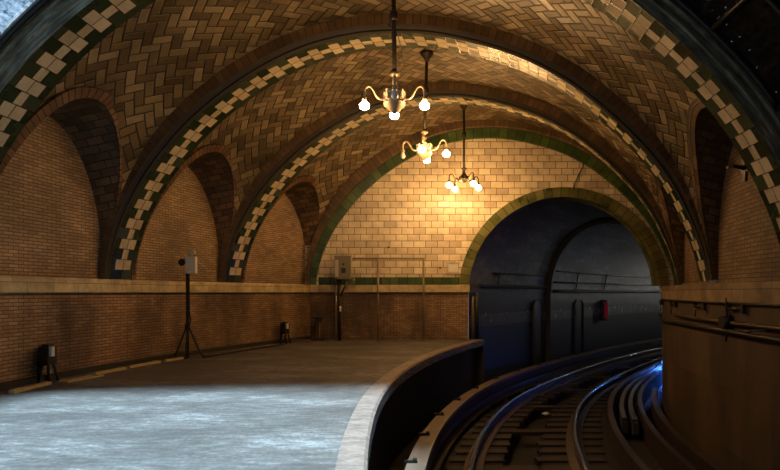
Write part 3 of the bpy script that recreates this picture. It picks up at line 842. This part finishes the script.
# ---------------------------------------------------------------- chandeliers
def chandelier(X,Y,phi,lit,label,zb,bulb,lean=0.0,wire=False,ornate=True):
    lc=X-cx(Y)
    # ceiling height at this lateral position
    best=min(frange(0,ARC,400),key=lambda d:abs(vaultp(d)[0]-lc)+(10 if vaultp(d)[1]<3 else 0)); zc=vaultp(best)[1]
    o0=Vector((X,Y,zb+EYE))
    t=thing('chandelier',o0,label,'chandelier','brass chandeliers hanging from the vault')
    H=zc-zb
    b=MB(); b.lathe([(.02,H+.02),(.17,H+.01),(.165,H-.04),(.11,H-.10),(.06,H-.16),(.05,H-.22)],14,(lean,0,0)); b.build('canopy',M_IRON,t)
    b=MB(); b.tube([(0,0,.58),(lean*.5,0,.58+(H-.75)*.5),(lean,0,H-.1)],[.042,.042,.038],10); b.lathe([(.045,-.09),(.075,-.06),(.075,.06),(.045,.09)],10,(lean*.6,0,.58+(H-.7)*.55)); b.build('rod',M_IRON,t)
    b=MB(); b.lathe([(.03,.60),(.085,.585),(.09,.545),(.05,.53),(.035,.50),(.035,.44),(.05,.43),(.05,.39),(.03,.37),(.04,.30),(.10,.26),(.19,.24),(.20,.19),(.15,.14),(.16,.08),(.20,.05),(.19,.0),(.12,-.07),(.07,-.12),(.03,-.15)],20); 
    if not ornate:
        b=MB(); b.lathe([(.03,.60),(.085,.585),(.09,.545),(.05,.53),(.05,.40),(.08,.36),(.12,.31),(.12,.27),(.16,.24),(.17,.20),(.11,.17),(.06,.13),(.02,.11)],18)
    met=M_BRASS if ornate else M_IRON
    hub=b.build('hub',met,t)
    b=MB()
    for k in range(8):
        a=k*math.pi/4; c=Vector((math.cos(a)*(.17 if ornate else .13),math.sin(a)*(.17 if ornate else .13),.17 if ornate else .26)); b.box(c,(.07,.05,.16 if ornate else .10),0,Matrix.Rotation(a,3,'Z'))
    b.build('leaf_ornament',M_PORC if ornate else M_IRON,hub)
    for k in range(4):
        a=phi+k*math.pi/2; u=Vector((math.cos(a),math.sin(a),0))
        pr=[(.14,.22),(.22,.20),(.30,.22),(.36,.28),(.42,.335),(.49,.34),(.535,.29),(.545,.20),(.545,.13)] if not ornate else [(.17,.12),(.24,.11),(.31,.15),(.36,.24),(.42,.325),(.49,.34),(.535,.29),(.545,.20),(.545,.13)]
        pr=catmull(pr,5)
        b=MB(); b.tube([u*r+Vector((0,0,z)) for r,z in pr],.02,8); arm=b.build('arm',met,t)
        b=MB(); b.lathe([(.022,.16),(.04,.14),(.045,.09),(.04,.075)],10,u*.545); b.build('socket',met,arm)
        b=MB()
        R=.092 if k in lit else .06
        b.lathe([(.028,.085),(.04,.06),(R*.92,.02),(R,-.01),(R*.85,-.05),(R*.5,-.075),(.01,-.085)],12,u*.545)
        bo=b.build('bulb',M_BULBS[bulb] if k in lit else M_BULBOFF,arm)
        if k not in lit: tag(bo,'dark burnt out bulb')
    if wire:
        b=MB(); b.tube([(.05,0,1.35),(.09,.0,1.15),(.13,0,.95),(.15,0,.80),(.13,0,.72)],.008,5); b.build('loose_wire',M_BRASS,t)
        b=MB(); b.tube([(0,0,1.42),(-.09,0,1.42),(-.11,0,1.48)],.018,5); b.build('hook',M_IRON,t)
    return t
chandelier((394.5-390)*10.2/563,10.2,0.0,(0,1,2),'nearest and largest chandelier, hanging before the second checkered arch',3.39,0,-.02,True)
chandelier((424.5-390)*14.1/563,14.1,math.radians(-10),(0,1,3),'middle chandelier with one dark bulb at its left',3.45,1,.06)
chandelier((464-390)*17.85/563,17.85,math.radians(25),(0,1,2,3),'farthest chandelier, hanging before the cream tiled end wall',3.36,2,0,False,False)

# ---------------------------------------------------------------- things along the platform
FZ=-1.65
def loc0(o,t): o.location=-t.location if t.rotation_euler.z==0 else o.location; return o
# tripod stand with white box
p=P(15.0,-6.2,FZ); p=Vector(((187.5-390)*14.2/563,14.2,0))
t=thing('tripod_stand',p,'tall thin tripod stand with a white box and two lamps at the left wall','stand')
b=MB(); b.tube([(0,0,0),(0,0,2.15)],.045,8); b.build('pole',M_IRON,t)
for k,(dx,dy) in enumerate(((-.34,-.03),(.45,-.10),(.05,-.28))):
    b=MB(); b.tube([(dx*.08,dy*.08,.78),(dx*.75,dy*.75,.16),(dx,dy,.02)],.025,6); b.build('leg',M_BLACK,t)
b=MB(); b.lathe([(.05,.70),(.07,.72),(.07,.84),(.05,.86)],10); b.build('collar',M_BLACK,t)
b=MB(); b.box((.10,0,2.34),(.24,.18,.42)); b.build('box',M_WHITE,t)
b=MB(); b.tube([(-.10,-.02,2.42),(-.10,-.14,2.40)],[.075,.085],12); b.tube([(-.10,0,2.42),(0,0,2.40)],.02,6); b.build('floodlight',M_BLACK,t)
b=MB(); b.tube([(.13,-.12,2.66),(.13,.06,2.66)],[.075,.06],12); b.tube([(.10,0,2.53),(.12,0,2.62)],.02,6); b.build('camera',M_PORC,t)
b=MB(); b.tube([(.05,-.03,2.1),(.055,-.05,1.6),(.06,-.05,1.15),(.10,-.05,.95),(.06,-.07,.80)],.022,6); b.build('cable',M_CABLE,t)
cable('floor_cable',[Vector((p.x+dx,p.y+dy,.02)) for dx,dy in ((.45,-.1),(.62,.5),(.95,1.5),(1.5,2.8),(1.75,3.5))],.02,'black cable trailing from the tripod stand along the left wall')
cable('floor_cable',[Vector((p.x+dx,p.y+dy,.02)) for dx,dy in ((-.35,-.05),(-.5,-.45),(-.15,-.3),(.1,-.25))],.02,'short loop of black cable at the foot of the tripod stand')
# floor boxes
def floor_box(Y,l,label,s=1.0):
    q=P(Y,l,FZ)
    t=thing('utility_box',q,label,'utility box','black utility boxes on legs',-head(Y))
    b=MB(); b.box((0,0,.53*s),(.20*s,.24*s,.36*s)); b.box((0,0,.73*s),(.14*s,.16*s,.06*s)); b.build('body',M_BLACK,t)
    for dx,dy in ((-.12,-.08),(.17,-.14),(-.10,.12),(.12,.1)):
        b=MB(); b.tube([(dx*.5,dy*.6,.38*s),(dx*1.1,dy*1.1,.0)],.03*s,6); b.build('leg',M_BLACK,t)
    b=MB(); b.tube([(-.15,.0,.72*s),(-.17,0,.4*s),(-.16,0,.0)],.035*s,6); b.build('cable',M_CABLE,t)
    b=MB(); b.box((.125*s,-.04,.62*s),(.07*s,.08*s,.19*s)); b.build('white_cover',M_WHITE,t)
    return t
floor_box(10.35,-6.0,'black utility box with a white cover standing by the left wall, nearest the camera',.92)
floor_box(18.2,-5.88,'black utility box standing at the left wall near the far corner',.92)
# planks along the wall foot
def plank(Y,l,L,w,label,rz=0,hh=.05):
    q=P(Y,l,FZ); b=MB(); b.box((0,0,hh/2+.005),(w,L,hh)); b.box((0,L*.36,hh+.012),(w*.96,.06,.014)); b.box((0,-L*.36,hh+.012),(w*.96,.06,.014))
    o=b.build('wooden_plank',M_PLANK); o.location=q; o.rotation_euler=(0,0,-head(Y)+rz); tag(o,label,'plank','planks along the left wall'); return o
plank(9.62,-5.72,.95,.10,'pale plank on the floor at the left edge of the photo, nearest the camera',.12)
plank(10.68,-5.62,.85,.24,'wide yellow plank on the floor in front of the nearest utility box',-.1,.03)
plank(11.62,-5.76,.9,.10,'third plank from the left edge of the photo, right of the wide one')
plank(12.68,-5.78,1.0,.10,'fourth plank from the left, just left of the tripod stand')
plank(13.62,-5.76,.62,.09,'short plank just left of the tripod stand, fifth from the left')
q=P(18.6,-5.65,FZ); b=MB(); b.box((0,0,.04),(.62,.16,.08)); o=b.build('wooden_plank',M_BOARD); o.location=q; tag(o,'short brown board beside the farther utility box','plank')
# fence and cabinet at the end wall
FY=19.30
def fx(px,Y=FY): return (px-390)*Y/563
t=thing('fence_frame',Vector((fx(400),FY,0)),'open metal rail frame on thin posts before the end wall','fence')
for px in (378,423.5):
    b=MB(); x=fx(px)-t.location.x; b.tube([(x,0,0),(x,0,EYE+1.17)],.038,8); b.lathe([(.09,0),(.09,.03),(.05,.05)],10,(x,0,0)); b.build('post',M_PALE,t)
b=MB(); x0=fx(352.5)-t.location.x; x1=fx(424.5)-t.location.x; n=40
b.tube([(x0,0,EYE+1.165),(x1,0,EYE+1.165)],.028,6)
for k in range(n):
    x=lerp(x0,x1,(k+.5)/n); b.box((x,0,EYE+1.13),(.03,.03,.05))
b.build('top_rail',M_PALE,t)
t=thing('electrical_cabinet',Vector((fx(343),FY,0)),'grey electrical cabinet on a pole in front of the end wall','cabinet')
cz=EYE+.835
b=MB(); b.box((0,0,cz),(.55,.26,.76)); b.box((0,0,cz+.40),(.58,.30,.04)); b.box((.22,-.14,cz),(.10,.03,.74)); b.build('body',M_GREYM,t)
b=MB(); b.box((-.20,-.145,cz-.02),(.11,.03,.58)); o=b.build('side_panel',M_PORC,t); tag(o,'pale side panel')
b=MB(); b.box((.03,-.14,cz),(.28,.03,.62)); d=b.build('door',M_GREYM,t)
b=MB(); b.box((.0,-.165,cz-.09),(.085,.03,.17)); b.box((.075,-.165,cz-.09),(.055,.03,.17)); b.box((.03,-.165,cz+.12),(.07,.03,.07)); b.build('meter_window',M_BLACK,d)
b=MB(); x=fx(336)-t.location.x; b.tube([(x,0,0),(x,0,cz-.38)],.03,8); b.build('post',M_PALE,t)
b=MB(); x=fx(339.5)-t.location.x; b.tube([(x,.02,0),(x,.02,cz-.38)],.06,8); b.build('post',M_BLACK,t)
b=MB(); b.tube([(x,0,EYE-.15),(x+.33,0,cz-.37)],.035,6); b.build('strut',M_BLACK,t)
b=MB(); b.tube([(x+.03,-.06,1.0),(x+.03,-.06,1.18)],.035,6); b.build('white_tag',M_WHITE,t)
b=MB(); b.tube([(.27,-.05,cz-.42),(.40,-.08,cz-.40)],.05,8); b.tube([(.2,0,cz-.34),(.3,-.05,cz-.42)],.02,6); b.build('camera',M_PALE,t)
# plaque
t=thing('wall_plaque',Vector((fx(453,YEND),YEND-.03,EYE+.85)),'blank white plaque on the end wall left of the tunnel mouth','plaque')
b=MB(); b.box((0,0,0),(.42,.05,.36)); b.box((0,0,.18),(.48,.06,.05)); b.box((0,0,-.18),(.48,.06,.05)); b.build('frame',M_LEDGE,t)
b=MB(); b.box((0,-.03,0),(.34,.02,.26)); b.build('panel',M_WHITE,t)
b=MB(); q=Vector((fx(403,YEND),YEND-.05,EYE+.01)); 
# small dark stand in the corner
t=thing('corner_stand',P(19.2,-6.2+.68,FZ),'small dark stand in the shadowy far corner left of the cabinet','stand')
b=MB(); b.box((0,0,.80),(.36,.28,.06)); b.box((.02,0,.70),(.22,.2,.14)); b.build('top',M_BLACK,t)
b=MB(); b.tube([(.06,-.05,0),(.06,-.05,.66)],.022,6); b.build('leg',M_PALE,t)
b=MB(); b.tube([(-.12,.05,0),(-.08,.05,.66)],.022,6); b.build('leg',M_BLACK,t)
b=MB(); b.box((-.0,0,.06),(.5,.3,.05)); b.build('base',M_BLACK,t)
# spot holes on end wall: small iron hooks
def px2(px,py,Y): return Vector(((px-390)*Y/563,Y,(292.4-py)*Y/563+EYE))
for px,py,lab in ((388.5,247.5,'small black iron stub on the end wall tiles above the fence rail'),(440,268,'small black iron stub on the end wall tiles beside the plaque')):
    q=px2(px,py,YEND); b=MB(); b.tube([q+Vector((0,.02,0)),q+Vector((0,-.06,0))],.035,8); tag(b.build('wall_stub',M_BLACK),lab,'stub')
cable('wall_cable',[px2(x,y,YEND-.06)+Vector((0,0,0)) for x,y in ((573.5,190),(575,183),(579,174),(583,167),(584,158))],.018,'thin dark cable running down the tiles to the top of the tunnel ring')

# ---------------------------------------------------------------- right wall fittings
# wall spike lamp
q=P(10.6,6.95,(292.4-168)*10.6/563)
t=thing('wall_spike',q,'dark iron spike with a pale tip sticking out of the upper right wall','bracket')
b=MB(); b.box((-.03,0,0),(.05,.10,.50)); b.box((-.03,0,0),(.04,.24,.16)); b.build('plate',M_BLACK,t)
b=MB(); b.tube([(-.03,0,0),(-.30,-.06,.03)],[.05,.03],8); b.build('arm',M_BLACK,t)
b=MB(); b.tube([(-.30,-.06,.03),(-.41,-.08,-.01)],.03,8); b.build('tip',M_PALE,t)
RW=6.35
def rw(Y,z,ins=.06): return P(Y,RW-ins,z)
cable('wall_conduit',[rw(y,-.19,.05) for y in frange(5,17.5,50)],.018,'thin dark conduit line under the stone band on the right wall','conduit')
cable('wall_conduit',[rw(y,-.53,.06) for y in frange(5,13.2,40)],.04,'thick brown pipe running level along the right wall','conduit',M_IRON)
cable('sagging_cable',[rw(y,-.69-.05*math.sin((17.5-y)/4.3*math.pi)*(1 if y>13.2 else .3),.08) for y in frange(5,17.9,60)],.04,'thick black cable sagging along the right wall below the pipe')
for y,lab in ((16.0,'iron cable bracket on the right wall, farthest from the camera'),(13.5,'iron cable bracket on the right wall, second from the tunnel'),(11.3,'iron cable bracket on the right wall, left of the junction box'),(9.6,'iron cable bracket on the right wall, above the junction box')):
    b=MB(); z=-.28
    b.tube([rw(y-.28,z,.07),rw(y+.22,z,.07)],.022,6); b.box(rw(y-.28,z,.06),(.05,.09,.14)); b.box(rw(y+.24,z,.06),(.05,.06,.09))
    b.tube([rw(y+.2,z,.06),rw(y+.2,-.53,.06)],.016,6); b.tube([rw(y,z,.0),rw(y,z,.09)],.025,6)
    tag(b.build('cable_bracket',M_BLACK),lab,'bracket')
q=rw(9.85,-.52,.08); t=thing('junction_box',q,'round black junction box on the right wall pipe','junction box')
b=MB(); b.tube([Vector((.08,0,0)),Vector((-.10,0,0))],[.125,.11],12); b.build('body',M_BLACK,t)
b=MB(); b.tube([Vector((0,0,.1)),Vector((-.02,0,.42))],.02,6); b.build('conduit',M_BLACK,t)
b=MB(); b.tube([Vector((0,0,-.1)),Vector((-.02,0,-.34))],.02,6); b.build('conduit',M_BLACK,t)
cable('hanging_cord',[rw(9.1,-.63,.13),rw(9.0,-.64,.13),rw(8.85,-.60,.13),rw(8.5,-.57,.13)],.018,'thin black cord looping between pipe and cable at the right edge of the photo')

# ---------------------------------------------------------------- light
sun=bpy.data.lights.new('daylight_sun','SUN'); sun.energy=38; sun.angle=.21; sun.color=(.54,.79,1.04)
so=bpy.data.objects.new('daylight_sun',sun); COL.objects.link(so); so.location=(0,0,20)
so.rotation_euler=Vector((.0,.20,-1)).to_track_quat('-Z','Y').to_euler()
w=bpy.data.worlds.new('sky'); SC.world=w; w.use_nodes=True
bg=w.node_tree.nodes['Background']; bg.inputs[0].default_value=(.55,.75,1,1); bg.inputs[1].default_value=.25

# ---------------------------------------------------------------- camera
cam=bpy.data.cameras.new('camera'); co=bpy.data.objects.new('camera',cam); COL.objects.link(co); SC.camera=co
co.location=(0,0,EYE); co.rotation_euler=(math.pi/2,0,0)
cam.sensor_width=36; cam.lens=563/780*36; cam.shift_y=(292.4-235)/780; cam.clip_start=.02

# ---------------------------------------------------------------- scale everything to metres
S=Matrix.Scale(SCALE,4)
for me in bpy.data.meshes: me.transform(S)
for o in bpy.data.objects: o.location=o.location*SCALE
for o in list(bpy.data.objects):
    if o.type=='EMPTY' and not o.children: bpy.data.objects.remove(o)
SC.view_settings.view_transform='Standard'; SC.view_settings.look='None'; SC.view_settings.exposure=0; SC.view_settings.gamma=1
SC.cycles.use_denoising=True; SC.cycles.caustics_reflective=False; SC.cycles.caustics_refractive=False
SC.cycles.max_bounces=8; SC.cycles.transparent_max_bounces=8; SC.cycles.sample_clamp_indirect=4
